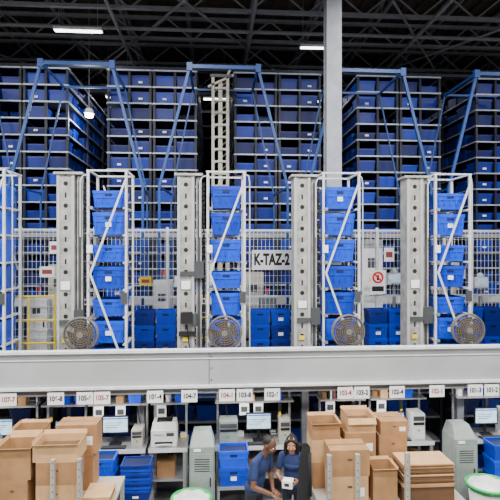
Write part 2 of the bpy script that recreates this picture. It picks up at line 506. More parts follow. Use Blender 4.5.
def stack(x0, nx, ny, nz, y, m3=(BLUE,BLUE,BLUE3)):
    b = MB()
    w = 0.42
    b.box(-0.02,nx*w+0.02,-0.02,ny*0.4,0,0.1,BLACK)
    for i in range(nx):
        for j in range(ny):
            for k in range(nz):
                tote(b,(i+0.5)*w,(j+0.5)*0.4,0.1+k*0.30,0.40,0.39,0.33,random.choice(m3),1,random.random()<0.3)
    return b.build('blue_tote_stack',(x0,y,ZF))
stack(-1.62,2,1,3,10.13)
stack(0.70,2,1,3,10.05)
stack(3.12,2,1,3,10.0)
stack(-2.95,3,1,2,10.12)
stack(5.2,2,1,3,10.1)
stack(-0.02,1,1,3,10.12)

# ------------------------------------------------------------ pedestal fans
def fan():
    b = MB(); zc = 0.80; R = 0.285
    b.lathe((0,0,0),[(0.15,0),(0.15,0.02),(0.05,0.05),(0.02,0.07)],FANG,20)
    b.tube((0,0.08,0.03),(0,0.08,zc),0.02,FANG,10)
    for y,rs in ((-0.07,(1.0,0.86,0.72,0.58,0.44,0.3)),(0.05,(1.0,0.7,0.4))):
        for q in rs: b.torus((0,y + (0.03 if q==1.0 and y<0 else 0),zc),(0,1,0),R*q,0.0055 if q<1 else 0.012,FANG,32,6)
        for i in range(20):
            t = 2*PI*i/20
            b.bar((0.05*math.cos(t),y,zc+0.05*math.sin(t)),(R*math.cos(t),y+(0.03 if y<0 else 0),zc+R*math.sin(t)),0.006,0.006,FANG)
    b.torus((0,0,zc),(0,1,0),R,0.02,FANG,32,6,2.0)
    b.tube((0,-0.085,zc),(0,-0.06,zc),0.055,FANG,16)
    b.tube((0,0.03,zc),(0,0.14,zc),0.09,FANB,16)
    for i in range(4):
        t0 = 2*PI*i/4+0.3
        vs = []
        for k,(r,wd) in enumerate(((0.04,0.25),(0.12,0.50),(0.20,0.62),(0.255,0.58))):
            for s in (-1,1):
                t = t0+s*wd
                vs.append((r*math.cos(t), s*0.025, zc+r*math.sin(t)))
        b.add(vs,[(0,1,3,2),(2,3,5,4),(4,5,7,6)],FANB)
    return b.build('pedestal_fan')
f0 = fan(); f0.location = (-2.30,8.78,ZF)
for X in (0.17,2.37,4.58): dup(f0,(X,8.78,ZF),random.uniform(-0.12,0.12))

# ------------------------------------------------------------ mezzanine edge beam
b = MB()
b.box(-13.9,13.9,8.50,8.53,2.42,2.98,BEAM)
b.box(-13.9,13.9,8.44,8.61,2.98,3.02,BEAMHI)
b.box(-13.9,13.9,8.44,8.61,2.38,2.42,BEAMHI)
b.box(-13.9,13.9,8.485,8.50,2.86,2.875,BEAMHI)
for i in range(5):
    x = -11.3+5.6*i
    b.box(x-0.004,x+0.004,8.494,8.50,2.42,2.98,MASTD)
    for z in (2.5,2.7,2.9):
        b.tube((x+0.04,8.488,z),(x+0.04,8.50,z),0.012,MASTD,8)
b.build('mezzanine_edge_beam')
b = MB()
b.tube((-13.9,8.58,2.355),(13.9,8.58,2.355),0.025,STEEL,8)
b.tube((-13.9,8.72,2.24),(13.9,8.72,2.24),0.03,WHITE,8)
b.build('cable_conduit')
for x in (-5.4,-1.45,1.8,5.0):
    b = MB()
    b.box(-0.07,0.07,-0.07,0.07,0,2.27,COLUMN); b.box(-0.13,0.13,-0.13,0.13,0,0.02,COLUMN)
    b.build('mezzanine_post',(x,9.95,0))

labs = ['107-7','106-8','105-6','105-7','106-4','104-7','104-1','103-8','102-6','103-4','103-2','102-4','102-1','101-3','101-2']
xs = [-3.38,-2.62,-2.15,-1.87,-1.0,-0.43,0.20,0.50,0.97,2.23,2.52,3.14,3.85,4.54,4.84]
for i,(x,l) in enumerate(zip(xs,labs)):
    b = MB(); w = 0.265
    b.box(-w/2,w/2,0,0.008,-0.10,0.10,LABEL)
    b.box(-w/2+0.02,-w/2+0.03,0.002,0.006,0.10,0.14,STEEL); b.box(w/2-0.03,w/2-0.02,0.002,0.006,0.10,0.14,STEEL)
    s = b.build('station_number_sign',(x,8.445,2.245))
    text(l,0.115,(0,-0.002,0.0),INK if i%3 else INKR,s,0.004,0.82)

b = MB(); b.box(-0.42,0.42,0,0.015,-0.21,0.21,LABEL)
s = b.build('aisle_name_sign',(1.2,10.55,4.49)); text('K-TAZ-2',0.33,(0,-0.003,0),INK,s,0.014,0.62)
b = MB(); b.box(-0.17,0.17,0,0.012,-0.30,0.22,LABEL)
b.torus((0,-0.005,0.06),(0,1,0),0.105,0.022,RED,32,6,0.3)
b.bar((-0.075,-0.006,0.135),(0.075,-0.006,-0.015),0.03,0.008,RED)
b.box(-0.025,0.025,-0.003,0,-0.0,0.11,INK)
b.box(-0.13,0.13,-0.002,0,-0.24,-0.13,INK)
b.build('prohibition_sign',(3.5,10.55,4.05))
for (x,z,w,h,m) in ((-3.45,4.25,0.3,0.22,LABEL),(-1.45,4.05,0.25,0.18,YELLOW),(5.3,4.2,0.3,0.25,LABEL),(-3.3,4.75,0.2,0.25,LABEL),(3.75,4.6,0.22,0.3,LABEL)):
    b = MB(); b.box(-w/2,w/2,0,0.012,-h/2,h/2,m); b.box(-w/3,w/3,-0.002,0,-h/5,h/5,INKR); b.build('notice_board',(x,10.56,z))

# ------------------------------------------------------------ workstations under the mezzanine
DZ = 1.12
def desk(x0,x1,y0=9.1,y1=9.75):
    b = MB()
    b.box(x0,x1,y0,y1,DZ-0.04,DZ,STEEL)
    b.box(x0,x1,y0-0.01,y0,DZ-0.07,DZ+0.005,WHITE)
    for x in (x0+0.05,x1-0.05):
        for y in (y0+0.04,y1-0.04): b.box(x-0.03,x+0.03,y-0.03,y+0.03,0,DZ-0.04,STEEL)
        b.box(x-0.02,x+0.02,y1-0.06,y1-0.02,DZ,2.2,STEEL)
    b.box(x0,x1,y0+0.05,y1,0.5,0.53,STEEL)
    b.box(x0,x1,y1-0.3,y1,1.80,1.83,STEEL)
    x = x0+0.12
    while x < x1-0.15:
        k = random.random()
        if k < 0.3: tote(b,x+0.08,y1-0.15,1.83,0.24,0.28,0.16,random.choice((BLUE,BLUE2)),0); x += 0.32
        elif k < 0.5: b.box(x-0.07,x+0.07,y1-0.25,y1-0.05,1.83,1.83+random.uniform(0.06,0.2),random.choice((CARD,CARD2))); x += 0.2
        elif k < 0.7: b.tube((x,y1-0.15,1.83),(x,y1-0.15,1.95),0.06,random.choice((TAPE,LABEL)),14); x += 0.16
        elif k < 0.85:
            for q in range(4): b.box(x-0.1+0.035*q,x-0.1+0.035*q+0.03,y1-0.25,y1-0.02,1.83,2.02,(BLACK,WHITE,MASTD,INKR)[q])
            x += 0.25
        else: x += 0.2
    x = x0+0.2
    while x < x1-0.2:
        k = random.random()
        if k < 0.4: b.box(x-0.09,x+0.09,y1-0.315,y1-0.305,1.58,1.80,LABEL); b.box(x-0.06,x+0.06,y1-0.318,y1-0.315,1.64,1.74,MASTD)
        elif k < 0.7: b.tube((x,y1-0.3,1.8),(x+0.08,y1-0.1,DZ+0.01),0.012,BLACK,6)
        else: b.box(x-0.03,x+0.03,y1-0.35,y1-0.30,1.62,1.80,BLACK); b.box(x-0.02,x+0.02,y1-0.36,y1-0.31,1.55,1.64,YELLOW)
        x += random.uniform(0.25,0.45)
    x = x0+0.3
    while x < x1-0.3:
        if random.random()<0.7: tote(b,x,y0+0.35,0.53,0.42,0.5,0.26,random.choice((BLUE,BLUE3)),0)
        else: b.box(x-0.16,x+0.16,y0+0.15,y0+0.5,0.53,0.8,CARD)
        x += 0.48
    return b.build('packing_workstation')
for x0,x1 in ((-4.6,-3.3),(-3.2,-2.4),(-2.35,-1.25),(-1.2,-0.5),(0.0,1.5),(2.0,2.9),(3.0,4.1),(4.7,5.9)): desk(x0,x1)

def monitor(x,y=9.38,w=0.48,h=0.32,z=DZ,kb=True):
    b = MB()
    b.box(-0.11,0.11,-0.08,0.08,0,0.015,BLACK)
    b.box(-0.025,0.025,0.02,0.04,0.015,0.3,BLACK)
    b.box(-w/2,w/2,-0.02,0.02,0.20,0.20+h,BLACK)
    b.box(-w/2+0.02,w/2-0.02,-0.023,-0.02,0.225,0.20+h-0.02,SCREEN)
    b.box(-w/2+0.02,w/2-0.02,-0.025,-0.023,0.20+h*0.82,0.20+h*0.90,UIBAR)
    for q in range(3): b.box(-w/2+0.05,w*(0.3-0.1*q),-0.025,-0.023,0.20+h*(0.6-0.13*q),0.20+h*(0.63-0.13*q),MASTD)
    b.build('computer_monitor',(x,y,z))
    b = MB()
    b.box(-0.22,0.22,-0.07,0.07,0,0.02,BLACK)
    for i in range(12):
        for j in range(4): b.box(-0.2+i*0.034,-0.172+i*0.034,-0.055+j*0.029,-0.032+j*0.029,0.02,0.028,MASTD)
    b.build('keyboard',(x,9.19,z))
monitor(-1.83); monitor(0.82); monitor(3.45,w=0.36,h=0.28); monitor(5.25,w=0.46); monitor(-3.9); monitor(-2.75,w=0.34,h=0.26)

def printer(x,y,w=0.46,h=0.42,m=WHITE):
    b = MB()
    b.frus(0,0,0,h*0.7,w,0.40,w,0.40,m)
    b.frus(0,0.02,h*0.7,h,w,0.36,w*0.9,0.30,m)
    b.box(-w*0.35,w*0.35,-0.205,-0.20,h*0.12,h*0.22,BLACK)
    b.box(-w*0.3,w*0.3,-0.25,-0.19,h*0.1,h*0.13,m)
    b.box(w*0.1,w*0.4,-0.205,-0.20,h*0.45,h*0.6,MASTD)
    b.box(-w*0.4,0,-0.205,-0.20,h*0.5,h*0.54,GREENGREY)
    b.box(-w*0.3,w*0.3,-0.1,0.12,h,h+0.012,BLACK)
    return b.build('label_printer',(x,y,DZ),bevel=0.012)
printer(-0.93,9.38); printer(2.3,9.38,0.4,0.36,BEIGE)
printer(5.68,9.38,0.24,0.5,WHITE)
def pc(x,y,m=BEIGE,h=0.42,w=0.2):
    b = MB()
    b.box(-w/2,w/2,-0.2,0.15,0,h,m)
    b.box(-w/2+0.015,w/2-0.015,-0.208,-0.2,h*0.72,h*0.9,MASTD)
    b.box(-w/2+0.015,w/2-0.015,-0.208,-0.2,h*0.55,h*0.66,BLACK)
    b.tube((0,-0.208,h*0.35),(0,-0.2,h*0.35),0.02,GREEN,10)
    return b.build('desktop_computer',(x,y,DZ),bevel=0.006)
pc(0.25,9.42,GREENGREY,0.42,0.34); pc(3.85,9.42,WHITE,0.48,0.24); pc(1.3,9.42); pc(2.72,9.42,GREENGREY,0.36); pc(-1.42,9.42,BEIGE,0.3); pc(-2.50,9.48,BLACK,0.3,0.12); pc(-3.45,9.48,WHITE)
for i,(x,c) in enumerate(((-2.2,LABEL),(-0.60,YELLOW),(0.50,LABEL),(2.14,LABEL),(3.14,BLACK),(4.85,LABEL),(-3.03,BLACK),(1.12,BLACK))):
    b = MB()
    for k in range(4): b.frus(random.uniform(-.01,.01),0,k*0.02,k*0.02+0.018,0.12,0.10,0.12,0.10,c if k%2==0 else WHITE)
    b.build('paper_tray',(x,9.65,DZ),random.uniform(-0.05,0.05))

def tapered(x,y):
    b = MB()
    b.frus(0,0,0.0,1.35,0.44,0.5,0.42,0.48,GREENGREY)
    b.frus(0,0,1.35,1.56,0.42,0.48,0.30,0.25,GREENGREY,0,0.08)
    b.box(-0.19,0.19,-0.262,-0.245,0.25,1.25,GREENGREY)
    for i in range(6): b.box(-0.13,0.13,-0.266,-0.258,0.95+i*0.04,0.965+i*0.04,SLOTSHADE)
    b.box(0.13,0.15,-0.28,-0.26,0.7,0.85,BLACK)
    b.box(-0.14,-0.02,-0.25,-0.24,1.28,1.33,LABEL)
    return b.build('machine_cabinet',(x,y,0),bevel=0.01)
tapered(-0.22,8.75); tapered(4.42,8.78); tapered(-3.9,8.8)

def lowstack(x,y,n,w,d,base,h=0.3,step=None,ms=(BLUE,BLUE2)):
    b = MB()
    step = step or h*0.92
    b.box(-w/2-0.02,w/2+0.02,-d/2,d/2,base-0.05,base,STEEL)
    for s in (-1,1):
        for t in (-1,1): b.box(s*w/2-0.02,s*w/2+0.02,t*(d/2-0.03)-0.02,t*(d/2-0.03)+0.02,0,base-0.05,STEEL)
    for k in range(n): tote(b,0,0,base+k*step,w,d,h,ms[k%len(ms)],1,k==0)
    return b.build('blue_tote_cart',(x,y,0))
lowstack(-1.98,8.80,2,0.55,0.4,0.58,0.3)
lowstack(-1.35,8.80,7,0.5,0.4,0.42,0.17,0.075,(BLUE3,BLUE))
lowstack(0.32,8.80,2,0.52,0.4,0.62,0.32)
lowstack(5.25,8.80,3,0.55,0.4,0.35,0.3)
lowstack(3.15,8.8,2,0.5,0.4,0.6,0.28)
lowstack(-3.0,8.8,3,0.5,0.4,0.6,0.28)
def lowshelf(x0,x1,y=11.0):
    b = MB()
    for x in (x0,x1): 
        for yy in (y,y+0.6): b.box(x-0.03,x+0.03,yy-0.03,yy+0.03,0,2.2,RACKPOST)
    for z in (0.4,0.95,1.5):
        b.box(x0,x1,y-0.02,y+0.62,z-0.04,z,RAIL)
        n = int((x1-x0-0.1)/0.5)
        for i in range(n):
            if random.random()<0.75: tote(b,x0+0.32+i*0.5,y+0.3,z,0.46,0.5,0.33,random.choice((BLUE,RB1,BLUE3)),0)
    return b.build('lower_tote_shelving')
for x0 in (-5.5,-3.4,-1.0,1.1,3.3,5.5): lowshelf(x0,x0+1.8)

# ------------------------------------------------------------ foreground flow racks
def flowrack(x0,x1,y0,y1,z,posts,ph=1.85):
    b = MB()
    b.box(x0,x1,y0,y1,z-0.05,z,POST)
    b.box(x0,x1,y0-0.02,y0,z-0.09,z+0.0,POST)
    b.box(x0,x1,y0,y1,0.45,0.49,POST)
    for p in posts:
        b.box(p-0.028,p+0.028,y0-0.08,y0-0.02,0,ph,POST)
        b.box(p+0.028,p+0.034,y0-0.09,y0-0.02,0,ph,STEEL)
        for k in range(int(ph/0.1)): b.box(p-0.006,p+0.006,y0-0.081,y0-0.079,0.05+k*0.1,0.07+k*0.1,SLOTSHADE)
    for p in (x0+0.04,x1-0.04):
        for y in (y0+0.03,y1-0.04): b.box(p-0.03,p+0.03,y-0.03,y+0.03,0,z-0.05,POST)
    return b.build('flow_rack')
flowrack(-3.7,-1.45,7.15,8.2,1.05,(-3.05,-2.24,-1.88),1.80)
flowrack(1.50,3.7,7.08,8.2,1.0,(1.62,2.03,2.76),1.78)

def carton(x0,x1,y0,y1,z0,z1,m=CARD,opn=False,rz=0.0,flat=False):
    b = MB(); w=(x1-x0)/2; d=(y1-y0)/2; h=z1-z0
    if flat:
        n = max(3,int(h/0.022)); t = h/n
        for k in range(n):
            o = random.uniform(-0.015,0.015)
            b.box(-w+o,w+o,-d+o,d+o,k*t,k*t+t*0.8,(m,CARD2,CARDD)[k%3] if k<n-1 else CARD2)
            b.box(-w+o+0.02,w+o-0.02,-d+o+0.02,d+o-0.02,k*t+t*0.8,k*t+t,CARDD) if k<n-1 else None
    elif not opn:
        b.box(-w,w,-d,d,0,h,m)
        b.box(-w-0.001,w+0.001,-0.025,0.025,h*0.8,h+0.002,TAPE)
        b.box(-w,w,-0.003,0.003,h,h+0.003,CARDD)
        b.box(w*0.35,w*0.8,-d-0.002,-d,h*0.3,h*0.6,LABEL) if random.random()<0.35 else None
        b.box(-w*0.12,w*0.12,-d-0.002,-d,h*0.6,h*0.68,CARDD)
    else:
        t = 0.008
        b.box(-w,w,-d,-d+t,0,h,m); b.box(-w,w,d-t,d,0,h,m)
        b.box(-w,-w+t,-d+t,d-t,0,h,m); b.box(w-t,w,-d+t,d-t,0,h,m)
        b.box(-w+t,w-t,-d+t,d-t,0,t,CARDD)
        f = d*0.75
        def flap(a,c,o):
            a=Vector(a); c=Vector(c); o=Vector(o); up=Vector((0,0,t))
            b.add([a,c,c+o,a+o,a+up,c+up,c+o+up,a+o+up],[(0,3,2,1),(4,5,6,7),(0,1,5,4),(1,2,6,5),(2,3,7,6),(3,0,4,7)],CARD2)
        flap((-w,-d,h-t),(w,-d,h-t),(0,-f*0.25,-f*0.45 if random.random()<.5 else f*0.1))
        flap((w,d,h-t),(-w,d,h-t),(0,f*0.15,f*0.3))
        flap((-w,d,h-t),(-w,-d,h-t),(-f*0.08,0,f*0.3))
        flap((w,-d,h-t),(w,d,h-t),(f*0.12,0,f*0.15))
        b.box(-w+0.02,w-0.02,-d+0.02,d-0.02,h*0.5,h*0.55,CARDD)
    return b.build('cardboard_box',((x0+x1)/2,(y0+y1)/2,z0),rz)
carton(-3.62,-3.14,7.25,7.7,1.05,1.45,CARD)
carton(-3.60,-3.1,7.25,7.7,1.45,1.82,CARD2,True)
carton(-3.04,-2.62,7.2,7.62,1.05,1.48,CARD)
carton(-3.04,-2.58,7.2,7.65,1.48,1.92,CARD,True)
carton(-2.50,-1.97,7.18,7.6,1.05,1.40,CARD2)
carton(-2.50,-1.95,7.18,7.62,1.40,1.72,CARD)
carton(-2.55,-1.92,7.2,7.66,1.72,1.96,CARD2,True)
carton(-3.1,-2.55,7.76,8.14,1.05,1.55,CARD); carton(-3.05,-2.6,7.77,8.12,1.55,1.98,CARD,True)
carton(-2.45,-1.85,7.74,8.14,1.05,1.6,CARD); carton(-2.4,-1.8,7.76,8.14,1.6,2.04,CARD)
carton(-1.88,-1.5,7.2,7.66,1.05,1.2,CARD2,flat=True)
carton(1.52,1.98,7.66,8.1,1.0,1.40,CARD); carton(1.50,1.98,7.66,8.1,1.40,1.75,CARD2); carton(1.50,1.94,7.66,8.08,1.75,2.0,CARD,True)
carton(2.02,2.46,7.64,8.1,1.0,1.45,CARD); carton(2.02,2.5,7.64,8.1,1.45,1.85,CARD); carton(2.06,2.5,7.64,8.1,1.85,2.08,CARD2,True)
carton(2.56,3.02,7.64,8.1,1.0,1.45,CARD2); carton(2.56,3.0,7.64,8.1,1.45,1.80,CARD); carton(2.58,3.02,7.64,8.1,1.80,2.02,CARD)
carton(1.68,2.22,7.12,7.56,1.0,1.42,CARD2); carton(1.66,2.24,7.12,7.56,1.42,1.80,CARD)
carton(2.30,2.66,7.14,7.5,1.0,1.50,CARD,True)
carton(2.74,3.50,7.1,7.56,1.0,1.24,CARDD); carton(2.74,3.50,7.1,7.56,1.24,1.58,CARD,flat=True)

# jacket hanging on a hook stand
b = MB()
b.tube((0,0.03,0),(0,0.03,1.95),0.018,MASTD,10); b.lathe((0,0.03,0),[(0.11,0),(0.11,0.015),(0.03,0.04)],MASTD,20)
prof = [(0.0,1.97,0.03),(0.01,1.92,0.055),(0.0,1.82,0.065),(-0.01,1.65,0.07),(-0.015,1.45,0.08),(-0.02,1.2,0.085),(-0.02,1.0,0.08),(-0.02,0.95,0.05)]
n=20; vs=[]
for (cx,z,r) in prof:
    for i in range(n):
        t=2*PI*i/n; rr=r*(1+0.14*math.sin(5*t+z*4))
        vs.append((cx+rr*math.cos(t),rr*0.8*math.sin(t),z))
fs=[(j*n+i,j*n+(i+1)%n,(j+1)*n+(i+1)%n,(j+1)*n+i) for j in range(len(prof)-1) for i in range(n)]
fs.append(tuple(range(n))); b.add(vs,fs,BLACKCLOTH)
b.tube((0.05,-0.03,1.85),(0.06,-0.05,1.25),0.03,BLACKCLOTH,10,0.024)
b.build('black_jacket_on_stand',(1.27,6.98,0),smooth=True)

def bin_(x,y,q=1.0):
    b = MB()
    b.lathe((0,0,0),[(0.24*q,0),(0.31*q,0.74*q)],WHITE,28)
    b.torus((0,0,0.76*q),(0,0,1),0.325*q,0.022,GREEN,36,8)
    prof=[(0.335,0.70),(0.345,0.77),(0.32,0.80),(0.27,0.79),(0.2,0.70),(0.1,0.66),(0.0,0.65)]
    n=40; vs=[]
    for r,z in prof:
        for i in range(n):
            t=2*PI*i/n; k=1+0.03*math.sin(9*t)+0.015*math.sin(17*t+1)
            vs.append((r*q*k*math.cos(t),r*q*k*math.sin(t),z*q+0.01*math.sin(7*t)))
    b.add(vs,[(j*n+i,j*n+(i+1)%n,(j+1)*n+(i+1)%n,(j+1)*n+i) for j in range(1,len(prof)-1) for i in range(n)],BAG)
    b.torus((0,0,0.795*q),(0,0,1),0.345*q,0.026,GREEN,36,8)
    return b.build('waste_bin',(x,y,0),smooth=True)
bin_(-0.38,8.08,0.9); bin_(4.55,8.05)

# raised work platform, packing table
b = MB()
b.box(0.15,1.46,7.15,7.95,0.16,0.20,STEEL)
for x in (0.19,1.38):
    for y in (7.19,7.87): b.box(x,x+0.05,y,y+0.05,0,0.16,STEEL)
for k in range(12): b.box(0.2+k*0.102,0.22+k*0.102,7.17,7.93,0.20,0.203,BLACK)
b.build('work_platform')
b = MB()
TZ = 1.10
b.box(0.30,1.14,6.72,7.14,TZ-0.04,TZ,STEEL)
for x in (0.34,1.10):
    for y in (6.76,7.10): b.box(x-0.025,x+0.025,y-0.025,y+0.025,0,TZ-0.04,STEEL)
b.build('packing_table')
for i,(x,y,r) in enumerate(((0.95,6.98,0.3),(0.62,6.93,-0.4))):
    b = MB(); 
    for k in range(3): b.frus(k*0.006,k*0.004,k*0.004,k*0.004+0.003,0.21,0.15,0.21,0.15,LABEL)
    b.build('paper_sheets',(x,y,TZ),r)

# ------------------------------------------------------------ people
class Fig:
    def __init__(s): s.p=[]; s.mb=MB()
    def cap(s,a,b,ra,rb,tag):
        a=Vector(a); b=Vector(b); s.p.append(('c',a,b,ra,rb,tag))
        d=(b-a); L=d.length; d=d/L
        up = Vector((0,0,1)) if abs(d.z)<0.9 else Vector((1,0,0))
        u=d.cross(up).normalized(); w=d.cross(u).normalized()
        n=14; rings=[]
        for k in range(1,5):
            t=-PI/2+PI/2*k/4.0; rings.append((a+d*(ra*math.sin(t)),ra*math.cos(t)))
        for k in range(0,4):
            t=PI/2*k/4.0; rings.append((b+d*(rb*math.sin(t)),rb*math.cos(t)))
        vs=[a-d*ra]
        for c,r in rings:
            for i in range(n):
                t=2*PI*i/n; vs.append(c+(u*math.cos(t)+w*math.sin(t))*r)
        vs.append(b+d*rb); fs=[]
        for i in range(n): fs.append((0,1+(i+1)%n,1+i))
        R=len(rings)
        for j in range(R-1):
            for i in range(n): fs.append((1+j*n+i,1+j*n+(i+1)%n,1+(j+1)*n+(i+1)%n,1+(j+1)*n+i))
        e=len(vs)-1
        for i in range(n): fs.append((1+(R-1)*n+i,1+(R-1)*n+(i+1)%n,e))
        s.mb.add(vs,fs,BLACK)
    def ell(s,c,r,tag,R=None):
        c=Vector(c); R=R or Matrix.Identity(3); s.p.append(('e',c,Vector(r),R,0,tag))
        n=20;m=12;vs=[c+R@Vector((0,0,-r[2]))];fs=[]
        for j in range(1,m):
            t=-PI/2+PI*j/m
            for i in range(n):
                u=2*PI*i/n
                vs.append(c+R@Vector((r[0]*math.cos(t)*math.cos(u),r[1]*math.cos(t)*math.sin(u),r[2]*math.sin(t))))
        vs.append(c+R@Vector((0,0,r[2])))
        for i in range(n): fs.append((0,1+(i+1)%n,1+i))
        for j in range(m-2):
            for i in range(n): fs.append((1+j*n+i,1+j*n+(i+1)%n,1+(j+1)*n+(i+1)%n,1+(j+1)*n+i))
        e=len(vs)-1
        for i in range(n): fs.append((1+(m-2)*n+i,1+(m-2)*n+(i+1)%n,e))
        s.mb.add(vs,fs,BLACK)
    def finish(s,name,tags,loc,rz,vox=0.0055):
        o=s.mb.build(name)
        r=o.modifiers.new('r','REMESH'); r.mode='VOXEL'; r.voxel_size=vox
        sm=o.modifiers.new('s','SMOOTH'); sm.factor=0.5; sm.iterations=3
        dg=bpy.context.evaluated_depsgraph_get()
        me=bpy.data.meshes.new_from_object(o.evaluated_get(dg))
        o.modifiers.clear(); o.data=me; me.materials.clear()
        names=list(tags.keys())
        for k in names: me.materials.append(tags[k])
        n=len(me.polygons); P=np.zeros(n*3); me.polygons.foreach_get('center',P); P=P.reshape(n,3)
        best=np.full(n,1e9); idx=np.zeros(n,dtype=np.int32)
        for q in s.p:
            if q[0]=='c':
                a=np.array(q[1]);b=np.array(q[2]);ab=b-a
                t=np.clip((P-a)@ab/(ab@ab),0,1)
                dd=np.linalg.norm(P-(a+t[:,None]*ab),axis=1)-(q[3]+(q[4]-q[3])*t)
            else:
                Rm=np.array(q[3]); L=(P-np.array(q[1]))@Rm; r_=np.array(q[2])
                k0=np.linalg.norm(L/r_,axis=1); k1=np.linalg.norm(L/(r_*r_),axis=1)+1e-9
                dd=k0*(k0-1)/k1
            w=dd<best; best[w]=dd[w]; idx[w]=names.index(q[5])
        me.polygons.foreach_set('material_index',idx)
        me.polygons.foreach_set('use_smooth',[True]*n)
        me.update(); o.location=loc; o.rotation_euler=(0,0,rz)
        return o

def person(name, loc, rz, H, female, armL, armR, lean, head_yaw, head_pitch, skin):
    s = H/1.75; F = Fig()
    def Bd(p):
        x,y,z = p
        if z > 1.0:
            a = lean; dz = z-1.0
            y2 = y*math.cos(a)-dz*math.sin(a); z2 = 1.0+dz*math.cos(a)
            return (x*s,y2*s,z2*s)
        return (x*s,y*s,z*s)
    wS = 0.9 if female else 1.08
    hipw = 1.02
    for k in (-1,1):
        hip=Bd((k*0.09,0,0.90)); knee=Bd((k*0.10,-0.01,0.50)); ank=Bd((k*0.10,0.02,0.09))
        F.cap(hip,knee,0.088*s,0.06*s,'trouser'); F.cap(knee,ank,0.06*s,0.045*s,'trouser')
        F.cap(Bd((k*0.10,0.03,0.047)),Bd((k*0.115,-0.15,0.037)),0.045*s,0.035*s,'shoe')
    F.ell(Bd((0,0,0.90)),(0.165*hipw*s,0.12*s,0.12*s),'trouser')
    F.ell(Bd((0,0,0.96)),(0.172*hipw*s,0.13*s,0.11*s),'shirt')
    F.ell(Bd((0,0,1.12)),((0.145 if female else 0.172)*s,0.12*s,0.17*s),'shirt')
    Rl = Matrix.Rotation(lean,3,'X')
    F.ell(Bd((0,0.0,1.29)),(0.172*wS*s,0.12*s,0.19*s),'shirt',Rl)
    if female:
        F.ell(Bd((0,-0.075,1.27)),(0.125*s,0.06*s,0.065*s),'shirt')
    F.cap(Bd((-0.155*wS,0.01,1.415)),Bd((0.155*wS,0.01,1.415)),0.062*s,0.062*s,'shirt')
    for k in (-1,1): F.cap(Bd((k*0.13*wS,0.01,1.43)),Bd((k*0.035,0.01,1.48)),0.05*s,0.045*s,'shirt')
    nb=Bd((0,-0.005,1.46)); nt=Bd((0,-0.03,1.56))
    F.cap(nb,nt,(0.048 if female else 0.058)*s,(0.044 if female else 0.055)*s,'skin')
    Rh = Matrix.Rotation(head_yaw,3,'Z')@Matrix.Rotation(head_pitch,3,'X')
    pv = Vector(nt)
    hs = s*1.08
    def hp(v): return pv + Rh@(Vector(v)*hs)
    F.ell(hp((0,0.0,0.10)),(0.074*hs,0.092*hs,0.092*hs),'skin',Rh)
    F.ell(hp((0,-0.045,0.045)),(0.058*hs,0.055*hs,0.075*hs),'skin',Rh)
    F.ell(hp((0,-0.075,-0.008)),(0.028*hs,0.026*hs,0.024*hs),'skin',Rh)
    F.cap(hp((0,-0.098,0.085)),hp((0,-0.112,0.052)),0.008*hs,0.012*hs,'skin')
    br = 0.0048 if female else 0.006
    for k in (-1,1):
        F.ell(hp((k*0.012,-0.106,0.048)),(0.008*hs,0.008*hs,0.007*hs),'skin',Rh)
        F.ell(hp((k*0.077,0.0,0.065)),(0.010*hs,0.02*hs,0.032*hs),'skin',Rh)
        F.cap(hp((k*0.017,-0.094,0.103)),hp((k*0.045,-0.084,0.104)),br*hs,br*0.8*hs,'hair')
        F.ell(hp((k*0.042,-0.08,0.045)),(0.02*hs,0.02*hs,0.02*hs),'skin',Rh)
        F.ell(hp((k*0.031,-0.0885,0.078)),(0.012*hs,0.008*hs,0.006*hs),'eye',Rh)
        F.ell(hp((k*0.031,-0.0945,0.076)),(0.0065*hs,0.005*hs,0.006*hs),'hair',Rh)
    F.cap(hp((-0.02,-0.097,0.021)),hp((0.02,-0.097,0.021)),0.007*hs,0.007*hs,'lip')
    F.cap(hp((-0.010,-0.100,0.017)),hp((0.010,-0.100,0.017)),0.007*hs,0.007*hs,'lip')
    if female:
        F.ell(hp((0,0.018,0.106)),(0.088*hs,0.100*hs,0.086*hs),'hair',Rh)
        for k in (-1,1):
            F.cap(hp((k*0.012,-0.055,0.160)),hp((k*0.070,-0.045,0.115)),0.024*hs,0.024*hs,'hair')
            F.cap(hp((k*0.075,-0.02,0.11)),hp((k*0.09,0.0,0.0)),0.028*hs,0.032*hs,'hair')
            F.cap(hp((k*0.09,0.0,0.0)),hp((k*0.085,-0.01,-0.13)),0.032*hs,0.02*hs,'hair')
        F.cap(hp((0,-0.02,0.175)),hp((0,0.06,0.15)),0.028*hs,0.05*hs,'hair')
        F.cap(hp((0,0.07,0.08)),hp((0,0.07,-0.16)),0.075*hs,0.05*hs,'hair')
    else:
        F.ell(hp((0,0.018,0.120)),(0.0765*hs,0.087*hs,0.078*hs),'hair',Rh)
        F.cap(hp((-0.03,-0.075,-0.004)),hp((0.03,-0.075,-0.004)),0.017*hs,0.017*hs,'hair')
    for k,(el,wr,hd) in ((-1,armL),(1,armR)):
        sh=Vector(Bd((k*0.175*wS,0.01,1.405))); el=Vector(el)*s; wr=Vector(wr)*s
        mid=sh.lerp(el,0.62)
        F.cap(sh,mid,0.062*s,0.056*s if not female else 0.05*s,'shirt')
        F.cap(mid,el,0.045*s if not female else 0.036*s,0.041*s if not female else 0.032*s,'skin')
        F.cap(el,wr,0.043*s if not female else 0.034*s,0.027*s if not female else 0.022*s,'skin')
        d=Vector(hd[0]).normalized(); nrm=Vector(hd[1]); nrm=(nrm-d*nrm.dot(d)).normalized(); sd=d.cross(nrm).normalized()
        if abs(sd.x) > 0.3:
            if sd.x*k > 0: sd=-sd
        elif sd.z < 0: sd=-sd
        Rm=Matrix((sd,d,nrm)).transposed()
        F.ell(wr+d*0.05*s,(0.041*s,0.055*s,0.017*s),'skin',Rm)
